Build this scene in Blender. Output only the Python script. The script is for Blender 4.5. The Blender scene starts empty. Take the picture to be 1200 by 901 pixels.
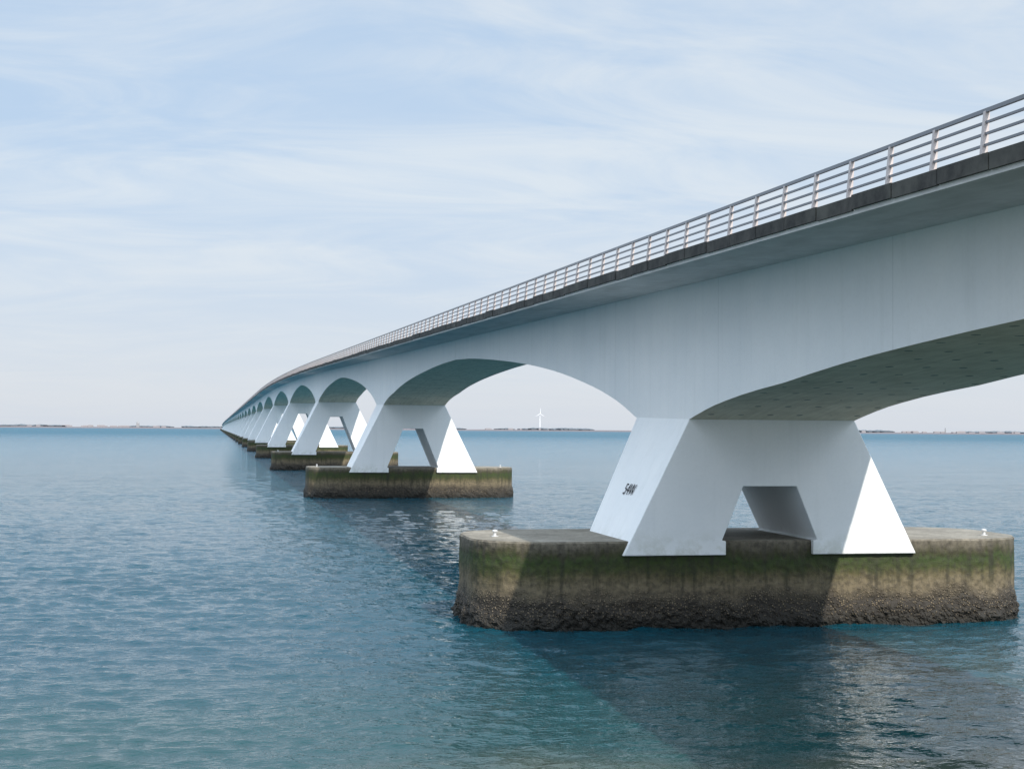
import bpy, math, random
import numpy as np
from mathutils import Vector, Matrix, noise
random.seed(7)
S=bpy.context.scene
S.view_settings.view_transform='Standard'; S.view_settings.look='None'; S.view_settings.exposure=0

# ------------------------------------------------------------------ helpers
def obj(name, verts, faces, mats=(), parent=None, midx=None, smooth=False):
    me=bpy.data.meshes.new(name); me.from_pydata(verts,[],faces); me.update()
    for m in mats: me.materials.append(m)
    if midx: me.polygons.foreach_set('material_index',midx)
    me.polygons.foreach_set('use_smooth',[bool(smooth)]*len(me.polygons))
    o=bpy.data.objects.new(name,me); S.collection.objects.link(o)
    if parent: o.parent=parent
    return o
def empty(name):
    o=bpy.data.objects.new(name,None); S.collection.objects.link(o); return o
def box(V,F,x0,x1,y0,y1,z0,z1):
    b=len(V); V+=[(x0,y0,z0),(x1,y0,z0),(x1,y1,z0),(x0,y1,z0),(x0,y0,z1),(x1,y0,z1),(x1,y1,z1),(x0,y1,z1)]
    F+=[(b,b+3,b+2,b+1),(b+4,b+5,b+6,b+7),(b,b+1,b+5,b+4),(b+1,b+2,b+6,b+5),(b+2,b+3,b+7,b+6),(b+3,b,b+4,b+7)]
def pbox(V,F,x0,x1,y0,y1,zf,zt):
    b=len(V); V+=[(x0,y0,zf(y0)),(x1,y0,zf(y0)),(x1,y1,zf(y1)),(x0,y1,zf(y1)),(x0,y0,zt(y0)),(x1,y0,zt(y0)),(x1,y1,zt(y1)),(x0,y1,zt(y1))]
    F+=[(b,b+3,b+2,b+1),(b+4,b+5,b+6,b+7),(b,b+1,b+5,b+4),(b+1,b+2,b+6,b+5),(b+2,b+3,b+7,b+6),(b+3,b,b+4,b+7)]

class NT:
    def __init__(s,tree): s.t=tree; s.n=tree.nodes; s.l=tree.links
    def add(s,typ,**kw):
        nd=s.n.new(typ)
        for k,v in kw.items(): setattr(nd,k,v)
        return nd
    def set(s,sock,v):
        if isinstance(v,bpy.types.NodeSocket): s.l.new(v,sock)
        else: sock.default_value=v
    def math(s,op,a,b=None,c=None,clamp=False):
        m=s.add('ShaderNodeMath',operation=op,use_clamp=clamp); s.set(m.inputs[0],a)
        if b is not None: s.set(m.inputs[1],b)
        if c is not None: s.set(m.inputs[2],c)
        return m.outputs[0]
    def noise(s,vec,scale,detail=4,rough=.55,dist=0):
        m=s.add('ShaderNodeTexNoise'); s.set(m.inputs['Vector'],vec); m.inputs['Scale'].default_value=scale
        m.inputs['Detail'].default_value=detail; m.inputs['Roughness'].default_value=rough; m.inputs['Distortion'].default_value=dist
        return m.outputs['Fac']
    def mapv(s,vec,scale=(1,1,1),rot=(0,0,0),loc=(0,0,0)):
        m=s.add('ShaderNodeMapping'); s.set(m.inputs['Vector'],vec); m.inputs['Scale'].default_value=scale
        m.inputs['Rotation'].default_value=rot; m.inputs['Location'].default_value=loc; return m.outputs[0]
    def rng(s,v,a,b,c=0,d=1,smooth=False):
        m=s.add('ShaderNodeMapRange'); m.clamp=True
        if smooth: m.interpolation_type='SMOOTHSTEP'
        s.set(m.inputs[0],v)
        for i,x in enumerate((a,b,c,d)): s.set(m.inputs[i+1],x)
        return m.outputs[0]
    def mix(s,f,a,b,bt='MIX'):
        m=s.add('ShaderNodeMix',data_type='RGBA',blend_type=bt); s.set(m.inputs[0],f)
        for i,x in ((6,a),(7,b)):
            if isinstance(x,tuple): x=(*x[:3],1)
            s.set(m.inputs[i],x)
        return m.outputs[2]
    def bump(s,h,strength,dist,nrm=None):
        m=s.add('ShaderNodeBump'); s.set(m.inputs['Strength'],strength); s.set(m.inputs['Distance'],dist); s.set(m.inputs['Height'],h)
        if nrm is not None: s.set(m.inputs['Normal'],nrm)
        return m.outputs[0]
def mat(name):
    m=bpy.data.materials.new(name); m.use_nodes=True
    t=NT(m.node_tree); p=m.node_tree.nodes['Principled BSDF']
    pos=t.add('ShaderNodeNewGeometry').outputs['Position']
    return m,t,p,pos
def simple(name,col,rough=.7,metal=0,var=.15,sc=3):
    m,t,p,pos=mat(name)
    n=t.noise(pos,sc,4)
    c=t.mix(n,tuple(x*(1-var) for x in col),tuple(min(1,x*(1+var)) for x in col))
    t.set(p.inputs['Base Color'],c); p.inputs['Roughness'].default_value=rough; p.inputs['Metallic'].default_value=metal
    return m

# ------------------------------------------------------------------ materials
mw,t,p,pos=mat('white_painted_concrete')
st=t.noise(t.mapv(pos,(1.6,1.6,.10)),1.3,4,.6)
bl=t.noise(pos,.35,4,.6)
c=t.mix(t.rng(bl,.3,.75),(.81,.83,.84),(.89,.895,.89))
c=t.mix(t.rng(st,.52,.78,0,.26),c,(.62,.64,.63))
sep=t.add('ShaderNodeSeparateXYZ'); t.set(sep.inputs[0],pos)
fy=t.math('FRACT',t.math('DIVIDE',t.math('SUBTRACT',sep.outputs[1],51.8),12.6))
ln=t.math('LESS_THAN',t.math('ABSOLUTE',t.math('SUBTRACT',fy,.5)),.0012)
c=t.mix(t.math('MULTIPLY',ln,.4),c,(.4,.42,.42))
fine=t.noise(pos,9,5,.7)
c=t.mix(t.rng(fine,.45,.8,0,.12),c,(.5,.5,.47))
gr=t.math('MULTIPLY',t.rng(sep.outputs[2],3.4,2.5,0,1),t.rng(t.noise(pos,2.2,4,.65),.42,.62))
c=t.mix(t.math('MULTIPLY',gr,.45),c,(.42,.43,.34))
t.set(p.inputs['Base Color'],c); p.inputs['Roughness'].default_value=.6
t.set(p.inputs['Normal'],t.bump(fine,.25,.012))

msf,t,p,pos=mat('soffit_concrete')
sep=t.add('ShaderNodeSeparateXYZ'); t.set(sep.inputs[0],pos)
b1=t.noise(t.mapv(pos,(3.2,.25,1)),1.5,4,.6); b2=t.noise(pos,.8,5,.65)
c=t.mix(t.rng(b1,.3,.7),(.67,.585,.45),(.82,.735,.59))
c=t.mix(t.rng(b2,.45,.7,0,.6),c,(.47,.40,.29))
fx=t.math('SUBTRACT',t.math('FRACT',t.math('MULTIPLY',sep.outputs[0],.95)),.5)
fyy=t.math('SUBTRACT',t.math('FRACT',t.math('MULTIPLY',sep.outputs[1],.62)),.5)
rr=t.math('SQRT',t.math('ADD',t.math('POWER',t.math('DIVIDE',fx,.95),2),t.math('POWER',t.math('DIVIDE',fyy,.62),2)))
dot=t.math('MULTIPLY',t.math('LESS_THAN',rr,.11),t.math('GREATER_THAN',t.noise(pos,.9,1),.45))
c=t.mix(t.math('MULTIPLY',dot,.8),c,(.16,.15,.12))
bd=t.math('LESS_THAN',t.math('FRACT',t.math('MULTIPLY',sep.outputs[0],3.1)),.05)
c=t.mix(t.math('MULTIPLY',bd,.35),c,(.3,.28,.24))
t.set(p.inputs['Base Color'],c); p.inputs['Roughness'].default_value=.8

mb,t,p,pos=mat('tidal_concrete')
sep=t.add('ShaderNodeSeparateXYZ'); t.set(sep.inputs[0],pos)
n1=t.noise(pos,.9,5,.6); n2=t.noise(pos,6,5,.7); drip=t.noise(t.mapv(pos,(2.5,2.5,.25)),1.4,5,.6)
zz=t.math('ADD',sep.outputs[2],t.math('ADD',t.math('MULTIPLY',t.math('SUBTRACT',n1,.5),.6),t.math('MULTIPLY',t.math('SUBTRACT',drip,.5),.7)))
ramp=t.add('ShaderNodeValToRGB'); cr=ramp.color_ramp
t.set(ramp.inputs[0],t.math('DIVIDE',zz,3.2))
stops=[(0,(.03,.024,.017)),(.18,(.07,.054,.034)),(.32,(.15,.118,.073)),(.44,(.17,.135,.08)),(.54,(.10,.083,.036)),(.61,(.045,.055,.010)),(.71,(.030,.052,.006)),(.79,(.05,.048,.018)),(.85,(.11,.095,.065)),(.95,(.22,.19,.145))]
while len(cr.elements)<len(stops): cr.elements.new(.5)
for e,(q,cc) in zip(cr.elements,stops): e.position=q; e.color=(*cc,1)
c=t.mix(t.rng(n2,.42,.70,0,.7),ramp.outputs[0],(.022,.018,.012))
c=t.mix(t.rng(drip,.50,.68,0,.65),c,(.020,.017,.011))
vo=t.add('ShaderNodeTexVoronoi'); t.set(vo.inputs['Vector'],pos); vo.inputs['Scale'].default_value=13
sp=t.rng(vo.outputs['Distance'],.1,.5,1,0)
vc=t.add('ShaderNodeSeparateXYZ'); t.set(vc.inputs[0],vo.outputs['Color'])
mus=t.mix(t.rng(vc.outputs[0],.35,1),(.045,.034,.02),(.34,.265,.17)); mus=t.mix(t.math('SUBTRACT',1,sp),mus,(.014,.011,.008))
mm=t.rng(t.math('ADD',sep.outputs[2],t.math('MULTIPLY',t.math('SUBTRACT',n1,.5),1.1)),.85,1.35,1,0)
c=t.mix(t.math('MULTIPLY',mm,.85),c,mus)
wet=t.rng(t.math('ADD',sep.outputs[2],t.math('MULTIPLY',t.math('SUBTRACT',n2,.5),.4)),.12,.62,.9,0)
c=t.mix(wet,c,(.010,.009,.006))
nrmz=t.add('ShaderNodeSeparateXYZ'); g=t.add('ShaderNodeNewGeometry'); t.set(nrmz.inputs[0],g.outputs['True Normal'])
lid=t.mix(t.rng(n1,.3,.7),(.15,.13,.10),(.29,.26,.21)); lid=t.mix(t.rng(n2,.48,.68,0,.65),lid,(.07,.062,.045))
c=t.mix(t.math('MULTIPLY',t.math('GREATER_THAN',nrmz.outputs[2],.8),t.math('GREATER_THAN',sep.outputs[2],2.9)),c,lid)
t.set(p.inputs['Base Color'],c); p.inputs['Roughness'].default_value=.75
h=t.math('ADD',t.math('MULTIPLY',n2,.6),t.math('MULTIPLY',t.math('MULTIPLY',sp,mm),1.0))
t.set(p.inputs['Normal'],t.bump(h,.8,.06))

mfa,t,p,pos=mat('dark_kerb_concrete')
n=t.noise(pos,2.5,5,.7); n3=t.noise(pos,.5,3)
c=t.mix(t.rng(n,.35,.7),(.02,.02,.019),(.07,.067,.06)); c=t.mix(t.rng(n3,.54,.7,0,.5),c,(.14,.14,.12))
t.set(p.inputs['Base Color'],c); p.inputs['Roughness'].default_value=.85; t.set(p.inputs['Normal'],t.bump(n,.5,.02))
msl,t,p,pos=mat('slab_concrete')
n=t.noise(pos,1.2,5,.65); n3=t.noise(t.mapv(pos,(1,.15,1)),1.5,4)
c=t.mix(t.rng(n,.3,.7),(.56,.56,.55),(.70,.70,.69)); c=t.mix(t.rng(n3,.48,.7,0,.45),c,(.38,.38,.36))
t.set(p.inputs['Base Color'],c); p.inputs['Roughness'].default_value=.8
mra,t,p,pos=mat('railing_metal')
n=t.noise(pos,3,4)
t.set(p.inputs['Base Color'],t.mix(n,(.44,.38,.37),(.62,.56,.54))); p.inputs['Roughness'].default_value=.4; p.inputs['Metallic'].default_value=.2
mrd=simple('railing_bar_metal',(.20,.21,.235),.35,.4)
mas=simple('asphalt',(.05,.05,.05),.9)
mjo=simple('joint_rubber',(.03,.03,.03),.9)
mtx=simple('stencil_paint',(.03,.03,.035),.7)

# water
mwa,t,p,pos=mat('sea_water')
sep=t.add('ShaderNodeSeparateXYZ'); t.set(sep.inputs[0],pos)
rad=t.math('SQRT',t.math('ADD',t.math('POWER',sep.outputs[0],2),t.math('POWER',sep.outputs[1],2)))
lv=t.noise(t.mapv(pos,(.012,.035,1),(0,0,.15)),1,4,.6)
gust=t.noise(t.mapv(pos,(.05,.16,1),(0,0,-.1)),1,3,.6)
h2=t.noise(t.mapv(pos,(1.8,3.4,1),(0,0,.15)),1,2,.6)
h3=t.noise(t.mapv(pos,(5,9,1),(0,0,-.2)),1,2,.6)
near=t.rng(rad,50,180,1,4.5)
nb=t.bump(h2,1,t.math('MULTIPLY',t.rng(gust,.3,.7,.03,.09),near))
nb=t.bump(h3,1,t.rng(gust,.3,.7,.015,.04),nb)
t.set(p.inputs['Normal'],nb)
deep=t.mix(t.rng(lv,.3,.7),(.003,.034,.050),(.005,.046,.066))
deep=t.mix(t.rng(rad,40,400),deep,(.004,.075,.118))  # far water: sky reflection and distance haze put into the base colour
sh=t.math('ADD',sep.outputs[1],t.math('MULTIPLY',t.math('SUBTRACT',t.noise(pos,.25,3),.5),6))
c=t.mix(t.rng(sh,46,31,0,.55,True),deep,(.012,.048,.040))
c=t.mix(t.rng(sh,31,26.5,0,.6,True),c,(.085,.08,.05))
t.set(p.inputs['Base Color'],c)
p.inputs['IOR'].default_value=1.33
t.set(p.inputs['Roughness'],t.rng(rad,20,1500,.02,.33))
t.set(p.inputs['Specular IOR Level'],t.rng(rad,70,2000,.48,.2))

# ------------------------------------------------------------------ geometry constants
CX=18.85; P0=51.8; SP=95.0; NP=48
HG=3.02; HD=5.45
YS=P0-SP+1.0; YE=P0+SP*(NP-1)+SP/2
G=.0203
def grade(y):
    if y<200: return G*(y-P0)
    b=G*(200-P0)
    if y<520:
        d=y-200; return b+G*d-G*d*d/640
    b+=G*320/2
    if y<2600: return b
    return b-(y-2600)**2*1.2e-6
tab=[(0,7.15),(3.2,7.15),(4.5,7.47),(6,7.80),(9,8.30),(13,8.80),(17,9.20),(22,9.57),(27,9.86),(34,10.17),(41,10.40),(47.5,10.47)]
def base_s(s):
    for i in range(len(tab)-1):
        a,b=tab[i],tab[i+1]
        if s<=b[0]:
            if i==0: return a[1]
            pm=tab[i-1] if i>1 else (a[0]-1.3,a[1]-.36)
            pn=tab[i+2] if i+2<len(tab) else (54,10.4)
            u=(s-a[0])/(b[0]-a[0]); w=b[0]-a[0]
            m0=(b[1]-pm[1])/(b[0]-pm[0])*w; m1=(pn[1]-a[1])/(pn[0]-a[0])*w
            return (2*u**3-3*u*u+1)*a[1]+(u**3-2*u*u+u)*m0+(-2*u**3+3*u*u)*b[1]+(u**3-u*u)*m1
    return tab[-1][1]
def soff(y):
    k=round((y-P0)/SP); d=y-(P0+k*SP); s=min(abs(d),47.5)
    low=0
    if s>3.2:
        q=(s-3.2)/44.3; low=(.40 if d<0 else .06)*min(1,q*5)*(1-q)**.8
    return base_s(s)-low+grade(y)
ZJ=11.80; ZSB=11.84; ZST=12.02; ZKT=12.24
zj=lambda y:ZJ+grade(y)

bridge=empty('concrete_arch_bridge')
for k in range(-1,NP):
    yc=P0+k*SP
    ss=[3.2,4,5,6,7,8.5,10,12,14,16,18,20,22.5,25,28,31,34,38,42,47.45] if k<6 else [3.2,6,9,13,18,24,31,39,47.45]
    ys=[yc-s for s in reversed(ss)]+[yc+s for s in ss]
    V=[];F=[];M=[]
    for y in ys:
        zs=soff(y); zt=zj(y)+.1
        V+=[(CX-HG,y,zs),(CX-HG,y,zt),(CX+HG,y,zt),(CX+HG,y,zs)]
    for i in range(len(ys)-1):
        a=4*i;b=a+4
        F+=[(a,a+1,b+1,b),(a+1,a+2,b+2,b+1),(a+2,a+3,b+3,b+2),(a+3,a,b,b+3)]; M+=[0,0,0,1]
    e=4*(len(ys)-1)
    F+=[(0,3,2,1),(e,e+1,e+2,e+3)]; M+=[0,0]
    obj('girder',V,F,(mw,msf),bridge,M)
V=[];F=[]
for k in range(-1,NP):
    ym=P0+k*SP+SP/2
    pbox(V,F,CX-HG+.02,CX+HG-.02,ym-.07,ym+.07,lambda y:soff(y)+.05,lambda y:zj(y)+.05)
obj('expansion_joints',V,F,(mjo,),bridge)
ys=[]; y=YS-45
while y<YE:
    ys.append(y); y+= 4 if y<600 else 20
ys.append(YE)
prof=[(-HG-.02,ZJ),(-HD,ZSB),(-HD,ZST),(HD,ZST),(HD,ZSB),(HG+.02,ZJ)]
V=[];F=[]
for y in ys:
    for a,z in prof: V.append((CX+a,y,z+grade(y)))
for i in range(len(ys)-1):
    for j in range(6):
        a=6*i+j; b=6*i+(j+1)%6; F.append((a,b,b+6,a+6))
F+=[tuple(range(6)),tuple(reversed([6*(len(ys)-1)+j for j in range(6)]))]
obj('deck_slab',V,F,(msl,),bridge)
V=[];F=[]
for y in ys:
    for a in (-HD+.4,HD-.4): V.append((CX+a,y,ZST+.03+grade(y)))
for i in range(len(ys)-1): F.append((2*i,2*i+1,2*i+3,2*i+2))
obj('carriageway',V,F,(mas,),bridge)
V=[];F=[]; y=-90
while y<600:
    V+=[(CX+.5,y,ZST+.036+grade(y)),(CX+.62,y,ZST+.036+grade(y)),(CX+.62,y+3,ZST+.036+grade(y+3)),(CX+.5,y+3,ZST+.036+grade(y+3))]
    b=len(V)-4; F.append((b,b+1,b+2,b+3)); y+=12
obj('lane_markings',V,F,(simple('road_paint',(.7,.7,.68)),),bridge)
V=[];F=[]; y=-88.0
while y<YE:
    L=1.93 if y<300 else (3.86 if y<500 else 20)
    y1=min(y+L-(.035 if y<500 else 0),YE)
    j=random.uniform(-.022,.022)
    for sgn in (-1,1):
        x0=CX+sgn*(HD+.06+j); x1=CX+sgn*(HD-.40)
        pbox(V,F,min(x0,x1),max(x0,x1),y,y1,lambda q:ZST-.09+grade(q)+j,lambda q:ZKT+grade(q)+j)
    y+=L
obj('kerb_blocks',V,F,(mfa,),bridge)
V=[];F=[];V2=[];F2=[]
RH=.88
y=-86.0+.4; 
while y<YE:
    zb=ZKT+grade(y)-.04
    for sgn in (-1,1):
        xo=CX+sgn*(HD-.10); lean=-sgn*.07
        w=.06; dd=.045
        b=len(V)
        V+=[(xo-w,y-dd,zb),(xo+w,y-dd,zb),(xo+w,y+dd,zb),(xo-w,y+dd,zb),
            (xo-w*.7+lean,y-dd,zb+RH),(xo+w*.7+lean,y-dd,zb+RH),(xo+w*.7+lean,y+dd,zb+RH),(xo-w*.7+lean,y+dd,zb+RH)]
        F+=[(b,b+3,b+2,b+1),(b+4,b+5,b+6,b+7),(b,b+1,b+5,b+4),(b+1,b+2,b+6,b+5),(b+2,b+3,b+7,b+6),(b+3,b,b+4,b+7)]
    y+=1.93
obj('railing_posts',V,F,(mra,),bridge)
for sgn in (-1,1):
    for hh,r in ((.85,.036),(.63,.023),(.42,.023),(.21,.023)):
        xo=CX+sgn*(HD-.10)-sgn*.07*hh/RH
        y=-88.0
        while y<YE:
            y1=min(y+(7.72 if y<600 else 38.6),YE)
            pbox(V2,F2,xo-r,xo+r,y,y1,lambda q:ZKT+grade(q)+hh-r,lambda q:ZKT+grade(q)+hh+r)
            y=y1
obj('railing_bars',V2,F2,(mrd,),bridge)

# ---- piers
LID=2.95; BH=10.22; BT=3.25; YB0=48.62
def perim(n,half,ht,r):
    pts=[]; sx=half-r; sy=ht-r
    L=2*(2*sx+2*sy)+2*math.pi*r
    for i in range(n):
        d=L*i/n
        parts=[('l',(-sx,-ht),(sx,-ht),2*sx),('a',(sx,-sy),-90,math.pi*r/2),('l',(half,-sy),(half,sy),2*sy),('a',(sx,sy),0,math.pi*r/2),
               ('l',(sx,ht),(-sx,ht),2*sx),('a',(-sx,sy),90,math.pi*r/2),('l',(-half,sy),(-half,-sy),2*sy),('a',(-sx,-sy),180,math.pi*r/2)]
        for q in parts:
            ln=q[3]
            if d<=ln or q is parts[-1]:
                u=d/ln if ln>0 else 0
                if q[0]=='l':
                    x=q[1][0]+(q[2][0]-q[1][0])*u; yy=q[1][1]+(q[2][1]-q[1][1])*u
                    dx,dy=q[2][0]-q[1][0],q[2][1]-q[1][1]; m=math.hypot(dx,dy); nx,ny=dy/m,-dx/m
                else:
                    a=math.radians(q[2]+90*u); nx,ny=math.cos(a),math.sin(a); x=q[1][0]+r*nx; yy=q[1][1]+r*ny
                pts.append((x,yy,nx,ny)); break
            d-=ln
    return pts
def pier_base(k,parent):
    n,rows=(900,70) if k==0 else ((260,22) if k<4 else (64,8))
    cy=P0+k*SP+(YB0+BT-P0)
    pts=perim(n,BH,BT,2.4)
    V=[];F=[]
    zs=[LID-(LID+1.5)*(j/rows)**1.0 for j in range(rows+1)]
    for j,z in enumerate(zs):
        for (x,y,nx,ny) in pts:
            wx,wy=CX+x,cy+y
            off=0
            if j>0:
                v=Vector((wx,wy,z))
                lim=1.0+.5*noise.noise(v*.45+Vector((3,0,9)))
                m=max(0,min(1,(lim-z)/.7))
                off=.02*noise.noise(v*1.3)
                if k<4: off+=m*(.14+.13*noise.noise(v*2.3)+.10*noise.noise(v*6.1)+(.07*noise.noise(v*12) if k==0 else 0))
                else: off+=m*.17
                if k==0: off+=.02*noise.noise(v*5)
            else: off=-.05+ (.03*noise.noise(Vector((wx,wy,z))*2.1))
            V.append((wx+nx*off,wy+ny*off,z))
    for j in range(rows):
        for i in range(n):
            a=j*n+i;b=j*n+(i+1)%n; F.append((a,a+n,b+n,b))
    F.append(tuple(range(n)))
    o=obj('pier_base',V,F,(mb,),parent)
def pier_legs(k,parent):
    yo=k*SP
    yf=48.45+yo; ybb=53.9+yo; ybt=54.9+yo
    zs=soff(P0+yo); zb=2.47; zp=2.95
    zo=zs-2.33
    so=.495; si=.404; oc=-.10
    def ho(z): return HG+so*(zs-z)
    def hi(z): return .97+si*(zo-z)
    pts=[(-ho(zb),zb),(-(hi(zp)-.14)+oc,zb),(-(hi(zp)-.14)+oc,zp),(-hi(zp)+oc,zp+.02),(-.97+oc,zo),(.97+oc,zo),(hi(zp)+oc,zp+.02),(hi(zp)-.14+oc,zp),(hi(zp)-.14+oc,zb),(ho(zb),zb),(HG,None),(-HG,None)]
    V=[]
    for face in (0,1):
        for a,z in pts:
            if z is None:
                y=yf if face==0 else ybt; V.append((CX+a,y,soff(y)))
            else:
                y=yf if face==0 else ybb+(ybt-ybb)*(z-zb)/(zs-zb); V.append((CX+a,y,z))
    n=12
    F=[(0,1,2,3,4,11),(4,5,10,11),(5,6,7,8,9,10)]
    F+=[tuple(reversed([i+n for i in f])) for f in F]
    for i in range(n-1):
        if i==10: continue
        F.append((i,i+n,i+1+n,i+1))
    F.append((11,11+n,n,0))
    o=obj('pier_frame',V,F,(mw,),parent)
    if k<3:
        m=o.modifiers.new('bev','BEVEL'); m.width=.03; m.segments=2; m.limit_method='ANGLE'; m.angle_limit=math.radians(25)
    return o
for k in range(-0,NP):
    pier_base(k,bridge); pier_legs(k,bridge)
cu=bpy.data.curves.new('pier_number','FONT'); cu.body='54W'; cu.size=.62; cu.extrude=.004; cu.space_character=1.1; cu.materials.append(mtx)
to=bpy.data.objects.new('pier_number',cu); S.collection.objects.link(to); to.parent=bridge
zs0=soff(P0); zc=4.42; a=CX-(HG+.495*(zs0-zc))-.03
up=Vector((.495,0,1)).normalized(); rt=Vector((0,-1,0)); nn=rt.cross(up)
mt=Matrix((rt,up,nn)).transposed().to_4x4(); mt.translation=Vector((a,52.0,zc)); to.matrix_world=mt

def lathe(V,F,cx,cy,z0,prof,n=14):
    b=len(V)
    for r,z in prof:
        for i in range(n):
            q=2*math.pi*i/n; V.append((cx+r*math.cos(q),cy+r*math.sin(q),z0+z))
    for j in range(len(prof)-1):
        for i in range(n): F.append((b+j*n+i,b+j*n+(i+1)%n,b+(j+1)*n+(i+1)%n,b+(j+1)*n+i))
    F.append(tuple(b+(len(prof)-1)*n+i for i in range(n)))
msteel=simple('galvanised_steel',(.55,.55,.55),.5,.2)
for k in range(0,3):
    for x,y in ((CX-9.2,51.4),(CX+8.9,50.2)):
        V=[];F=[]
        lathe(V,F,x,y+k*SP,LID-.02,[(.13,0),(.13,.04),(.06,.05),(.05,.16),(.10,.19),(.10,.23),(.04,.26)])
        obj('mooring_bollard',V,F,(msteel,),None,smooth=False)

# ------------------------------------------------------------------ water: one polar sheet with real waves
ths=list(np.arange(-22,52,.075))
ths=[-180+3*i for i in range(int((180-22)/3)+1)]+ths+[55+3*i for i in range(42)]
ths=np.radians(np.array(sorted(set(x for x in ths if x<179.5))))
rs=[.0,4,8,12,16]; r=18.
while r<500:
    rs.append(r); r+=max(.08,r*r/9930*.5)
while r<30000:
    rs.append(r); r*=1.06
rs=np.array(rs)
TH,RR=np.meshgrid(ths,rs)
X=RR*np.sin(TH); Y=RR*np.cos(TH)
rg=np.random.default_rng(5)
Z=np.zeros_like(X)
dr=np.maximum(.08,RR*RR/9930*.5)
N=120
lam=.34*(4.2/.34)**(np.linspace(0,1,N)**1.1)
for l in lam:
    d=math.radians(rg.normal(82,32)); kx,ky=math.cos(d)*2*math.pi/l,math.sin(d)*2*math.pi/l
    s=.032*(1 if l<1.3 else (1.3/l)**1.2)
    ph=rg.uniform(0,6.28)
    fade=np.clip(l/(1.5*dr)-.5,0,1)
    Z+=fade*s*l/(2*math.pi)*np.sin(kx*X+ky*Y+ph)
gm=.85+.25*np.sin(X*.05+1.3*np.sin(Y*.03))*np.sin(Y*.11+.8*np.sin(X*.04+1))
Z*=gm
nr,na=X.shape
co=np.stack([X,Y,Z],-1).reshape(-1,3)
ii,jj=np.meshgrid(np.arange(nr-1),np.arange(na),indexing='ij')
j2=(jj+1)%na
q=np.stack([ii*na+jj,(ii)*na+j2,(ii+1)*na+j2,(ii+1)*na+jj],-1).reshape(-1,4)[:, ::-1]
me=bpy.data.meshes.new('water'); me.vertices.add(len(co)); me.vertices.foreach_set('co',co.ravel().astype(np.float32))
me.loops.add(q.size); me.loops.foreach_set('vertex_index',q.ravel().astype(np.int32))
me.polygons.add(len(q)); me.polygons.foreach_set('loop_start',np.arange(0,q.size,4,dtype=np.int32)); me.polygons.foreach_set('loop_total',np.full(len(q),4,dtype=np.int32))
me.polygons.foreach_set('use_smooth',np.ones(len(q),dtype=bool))
me.update(calc_edges=True)
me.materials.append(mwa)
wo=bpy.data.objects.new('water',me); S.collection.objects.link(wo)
if me.polygons[200000].normal.z<0: me.flip_normals()

mst,t,p,pos=mat('basalt_revetment')
vo=t.add('ShaderNodeTexVoronoi'); t.set(vo.inputs['Vector'],pos); vo.inputs['Scale'].default_value=2.2
t.set(p.inputs['Base Color'],t.mix(vo.outputs['Distance'],(.13,.13,.12),(.04,.04,.04))); p.inputs['Roughness'].default_value=.9
t.set(p.inputs['Normal'],t.bump(vo.outputs['Distance'],.8,.1))
mgr=simple('grass',(.06,.09,.03),.9,0,.4,1)
V=[];F=[];M=[]
xs=[-800+ i*20 for i in range(81)]
pr=[(24,-2),(20,-.8),(4,4.6),(1,5.0),(-4,5.05),(-40,5.0),(-600,4.9)]
for x in xs:
    for y,z in pr: V.append((x,y,z))
m_=len(pr)
for i in range(len(xs)-1):
    for j in range(m_-1):
        a=i*m_+j; F.append((a,a+m_,a+m_+1,a+1)); M.append(0 if j<3 else 1)
obj('dyke_ground',V,F,(mst,mgr),None,M)
V=[];F=[]; box(V,F,CX-4.5,CX+4.5,-92,-42,3,9.85); 
obj('bridge_abutment',V,F,(mw,),bridge)

def polar(th,r): a=math.radians(th); return (r*math.sin(a),r*math.cos(a))
mland=simple('hazy_land',(.135,.118,.125),1,0,.15,.002)  # aerial haze painted into these far-shore base colours, none in the air
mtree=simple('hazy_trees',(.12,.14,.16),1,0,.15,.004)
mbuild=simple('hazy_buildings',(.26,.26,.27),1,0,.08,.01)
mbrick=simple('hazy_brick_roofs',(.18,.155,.155),1,0,.1,.01)
V=[];F=[]
n=900
for i in range(n+1):
    th=-55+i*130/n; r=7600+500*noise.noise(Vector((th*.08,3,0)))
    hh=6.5+3*noise.noise(Vector((th*.5,0,0)))
    for rr,z in ((r,-1),(r+15,hh*.6),(r+60,hh),(r+900,hh+1),(r+2500,hh)):
        x,y=polar(th,rr); V.append((x,y,z))
for i in range(n):
    for j in range(4): a=i*5+j; F.append((a,a+5,a+6,a+1))
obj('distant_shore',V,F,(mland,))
V=[];F=[]
ico=[(0,0,1)]+[(math.cos(a*2*math.pi/6)*.95,math.sin(a*2*math.pi/6)*.95,.35) for a in range(6)]+[(math.cos(a*2*math.pi/6)*.85,math.sin(a*2*math.pi/6)*.85,-.8) for a in range(6)]
icf=[(0,1+i,1+(i+1)%6) for i in range(6)]+[(1+i,7+i,7+(i+1)%6,1+(i+1)%6) for i in range(6)]
for i in range(5200):
    th=random.uniform(-55,75)
    dens=noise.noise(Vector((th*.35,7,0)))+.5*noise.noise(Vector((th*1.6,2,0)))
    if dens<-.05: continue
    r=7750+random.uniform(0,700)
    x,y=polar(th,r); h_=random.uniform(5,9)+10*max(0,dens); w_=random.uniform(12,34)
    b=len(V)
    for v in ico: V.append((x+v[0]*w_*random.uniform(.8,1.15),y+v[1]*w_,6+h_*.5+v[2]*h_*.6*random.uniform(.85,1.15)))
    F+=[tuple(b+q for q in f) for f in icf]
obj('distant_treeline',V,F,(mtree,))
V=[];F=[];M=[]
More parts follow.
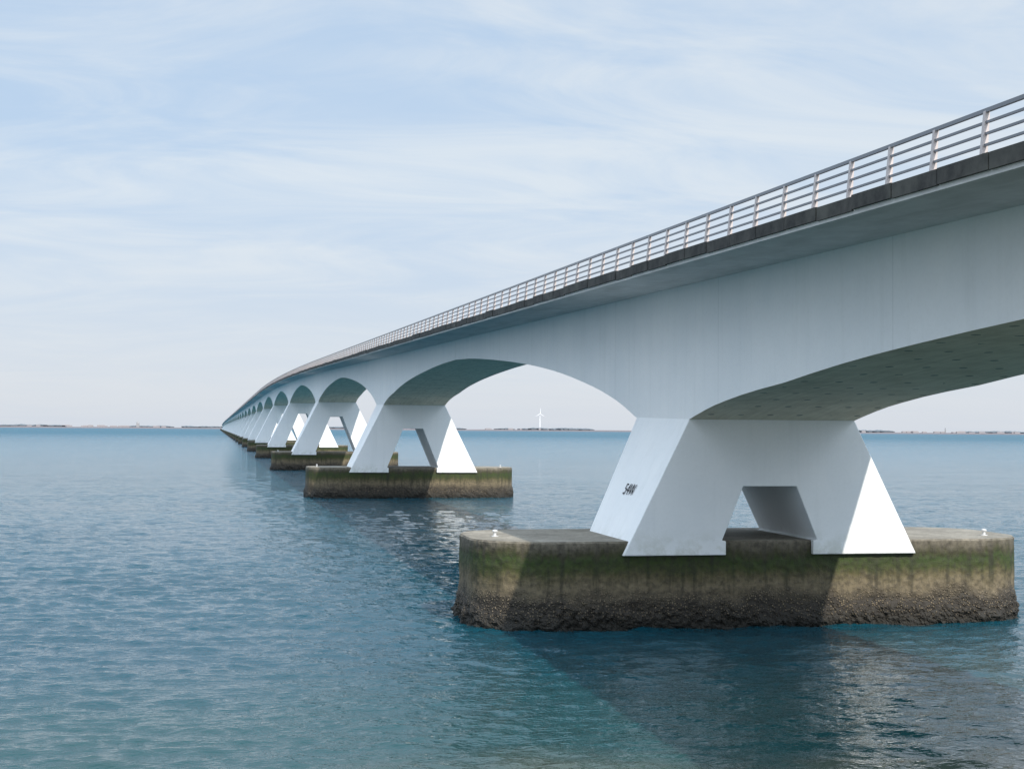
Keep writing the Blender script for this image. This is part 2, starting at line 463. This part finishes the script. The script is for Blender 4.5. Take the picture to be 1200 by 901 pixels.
def house(th,r,w,d,h,roof):
    x,y=polar(th,r); b=len(V)
    box(V,F,x-w/2,x+w/2,y-d/2,y+d/2,4,4+h); M.extend([0]*6)
    b=len(V); V.extend([(x-w/2,y-d/2,4+h),(x+w/2,y-d/2,4+h),(x+w/2,y+d/2,4+h),(x-w/2,y+d/2,4+h),(x-w/2,y,4+h+roof),(x+w/2,y,4+h+roof)])
    F.extend([(b,b+1,b+5,b+4),(b+2,b+3,b+4,b+5),(b+1,b+2,b+5),(b+3,b,b+4)]); M.extend([1]*4)
for i in range(110):
    th=random.choice([random.gauss(-6,3),random.gauss(27,3),random.uniform(-50,70)])
    house(th,7700+random.uniform(-20,250),random.uniform(14,40),14,random.uniform(3,6),random.uniform(3,6))
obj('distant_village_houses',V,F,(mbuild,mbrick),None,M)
def th_px(x): return math.degrees(math.atan(345/1734)+math.atan((x-600)/1734))
V=[];F=[]
x,y=polar(th_px(162),7800); box(V,F,x-8,x+8,y-8,y+8,0,26); lathe(V,F,x,y,26,[(9,0),(6,6),(.5,14)],8)
obj('distant_church_tower',V,F,(mbuild,))
V=[];F=[]
x,y=polar(th_px(1108),7700); lathe(V,F,x,y,0,[(3.5,0),(2.2,30),(2.4,31)],8)
obj('distant_chimney',V,F,(mbuild,))
mturb=simple('turbine_white',(.74,.74,.76),.5,0,.02,.01)
def turbine(px,r,hub,bl,rot):
    x,y=polar(th_px(px),r); root=empty('wind_turbine')
    V=[];F=[]; lathe(V,F,x,y,0,[(3.0,0),(1.8,hub)],12); obj('tower',V,F,(mturb,),root)
    V=[];F=[]; box(V,F,x-1.6,x+1.6,y-7,y+5,hub-1.6,hub+1.6); obj('nacelle',V,F,(mturb,),root)
    V=[];F=[]
    for i in range(3):
        a=rot+i*2*math.pi/3; u=Vector((math.sin(a),0,math.cos(a))); s=Vector((math.cos(a),0,-math.sin(a)))
        o=Vector((x,y-8,hub)); b=len(V)
        for d,w in ((0,.8),(bl*.2,1.3),(bl*.6,.8),(bl,.3)):
            for sg in (-1,1):
                for dy in (-.4,.4): V.append(tuple(o+u*d+s*w*sg+Vector((0,dy,0))))
        for j in range(3):
            c0=b+4*j; F+=[(c0,c0+2,c0+6,c0+4),(c0+1,c0+5,c0+7,c0+3),(c0,c0+4,c0+5,c0+1),(c0+2,c0+3,c0+7,c0+6)]
    obj('rotor_blades',V,F,(mturb,),root)
turbine(633,8000,94,31,.05)

# ------------------------------------------------------------------ light
sv=Vector((.32,-1.1,1)).normalized()
L=bpy.data.lights.new('sun','SUN'); L.energy=4.9; L.angle=math.radians(.5); L.color=(1,.94,.84)
lo=bpy.data.objects.new('sun',L); S.collection.objects.link(lo); lo.rotation_euler=sv.to_track_quat('Z','Y').to_euler(); lo.location=(60,-60,80)
W=bpy.data.worlds.new('World'); S.world=W; W.use_nodes=True
t=NT(W.node_tree); bg=W.node_tree.nodes['Background']
sky=t.add('ShaderNodeTexSky'); sky.sky_type='NISHITA'; sky.sun_disc=False
sky.sun_elevation=math.asin(sv.z); sky.sun_rotation=math.radians(164); sky.air_density=1.0; sky.dust_density=1.2; sky.ozone_density=1.5
tc=t.add('ShaderNodeTexCoord').outputs['Generated']
sp=t.add('ShaderNodeSeparateXYZ'); t.set(sp.inputs[0],tc)
z=t.math('MAXIMUM',sp.outputs[2],0)
zc=t.math('ADD',z,.14)
cb=t.add('ShaderNodeCombineXYZ'); t.set(cb.inputs[0],t.math('DIVIDE',sp.outputs[0],zc)); t.set(cb.inputs[1],t.math('DIVIDE',sp.outputs[1],zc))
c1=t.noise(t.mapv(cb.outputs[0],(.9,1.8,1),(0,0,math.radians(38))),1.4,8,.6,1.1)
c2=t.noise(t.mapv(cb.outputs[0],(.35,.6,1),(0,0,math.radians(-10)),(4,2,0)),1.0,4,.5,.3)
cl=t.math('ADD',t.math('MULTIPLY',c1,.6),t.math('MULTIPLY',c2,.6))
cl=t.rng(cl,.45,.75,0,1,True)
veil=t.mix(cl,(4.9,6.3,8.1),(7.15,7.8,8.4))
veil=t.mix(t.rng(z,.0,.20,.9,0,True),veil,(6.75,7.15,7.85))
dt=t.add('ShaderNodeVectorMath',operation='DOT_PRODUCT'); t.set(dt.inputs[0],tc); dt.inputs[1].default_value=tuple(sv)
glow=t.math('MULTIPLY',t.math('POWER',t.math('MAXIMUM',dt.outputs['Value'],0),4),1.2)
gain=t.math('ADD',t.rng(z,.32,.8,1,2.6,True),glow)  # extra brightness added to sky overhead and sunward, out of view, fills shaded faces
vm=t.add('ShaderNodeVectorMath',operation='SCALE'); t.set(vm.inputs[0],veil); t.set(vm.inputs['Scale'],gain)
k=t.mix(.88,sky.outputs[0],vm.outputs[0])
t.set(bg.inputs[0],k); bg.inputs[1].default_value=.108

# ------------------------------------------------------------------ camera
cd=bpy.data.cameras.new('camera'); cam=bpy.data.objects.new('camera',cd); S.collection.objects.link(cam)
cd.sensor_width=36; cd.lens=36*1734/1200; cd.clip_start=.1; cd.clip_end=60000
yaw=math.atan(345/1734); pitch=math.atan(53/1734); r=math.atan(.0072)
fw=Vector((math.sin(yaw)*math.cos(pitch),math.cos(yaw)*math.cos(pitch),math.sin(pitch)))
Rr=Vector((math.cos(yaw),-math.sin(yaw),0)); U=Rr.cross(fw)
cr_=Rr*math.cos(r)+U*math.sin(r); cu_=-Rr*math.sin(r)+U*math.cos(r)
m=Matrix((cr_,cu_,-fw)).transposed().to_4x4(); m.translation=Vector((0,0,6.71)); cam.matrix_world=m
S.camera=cam
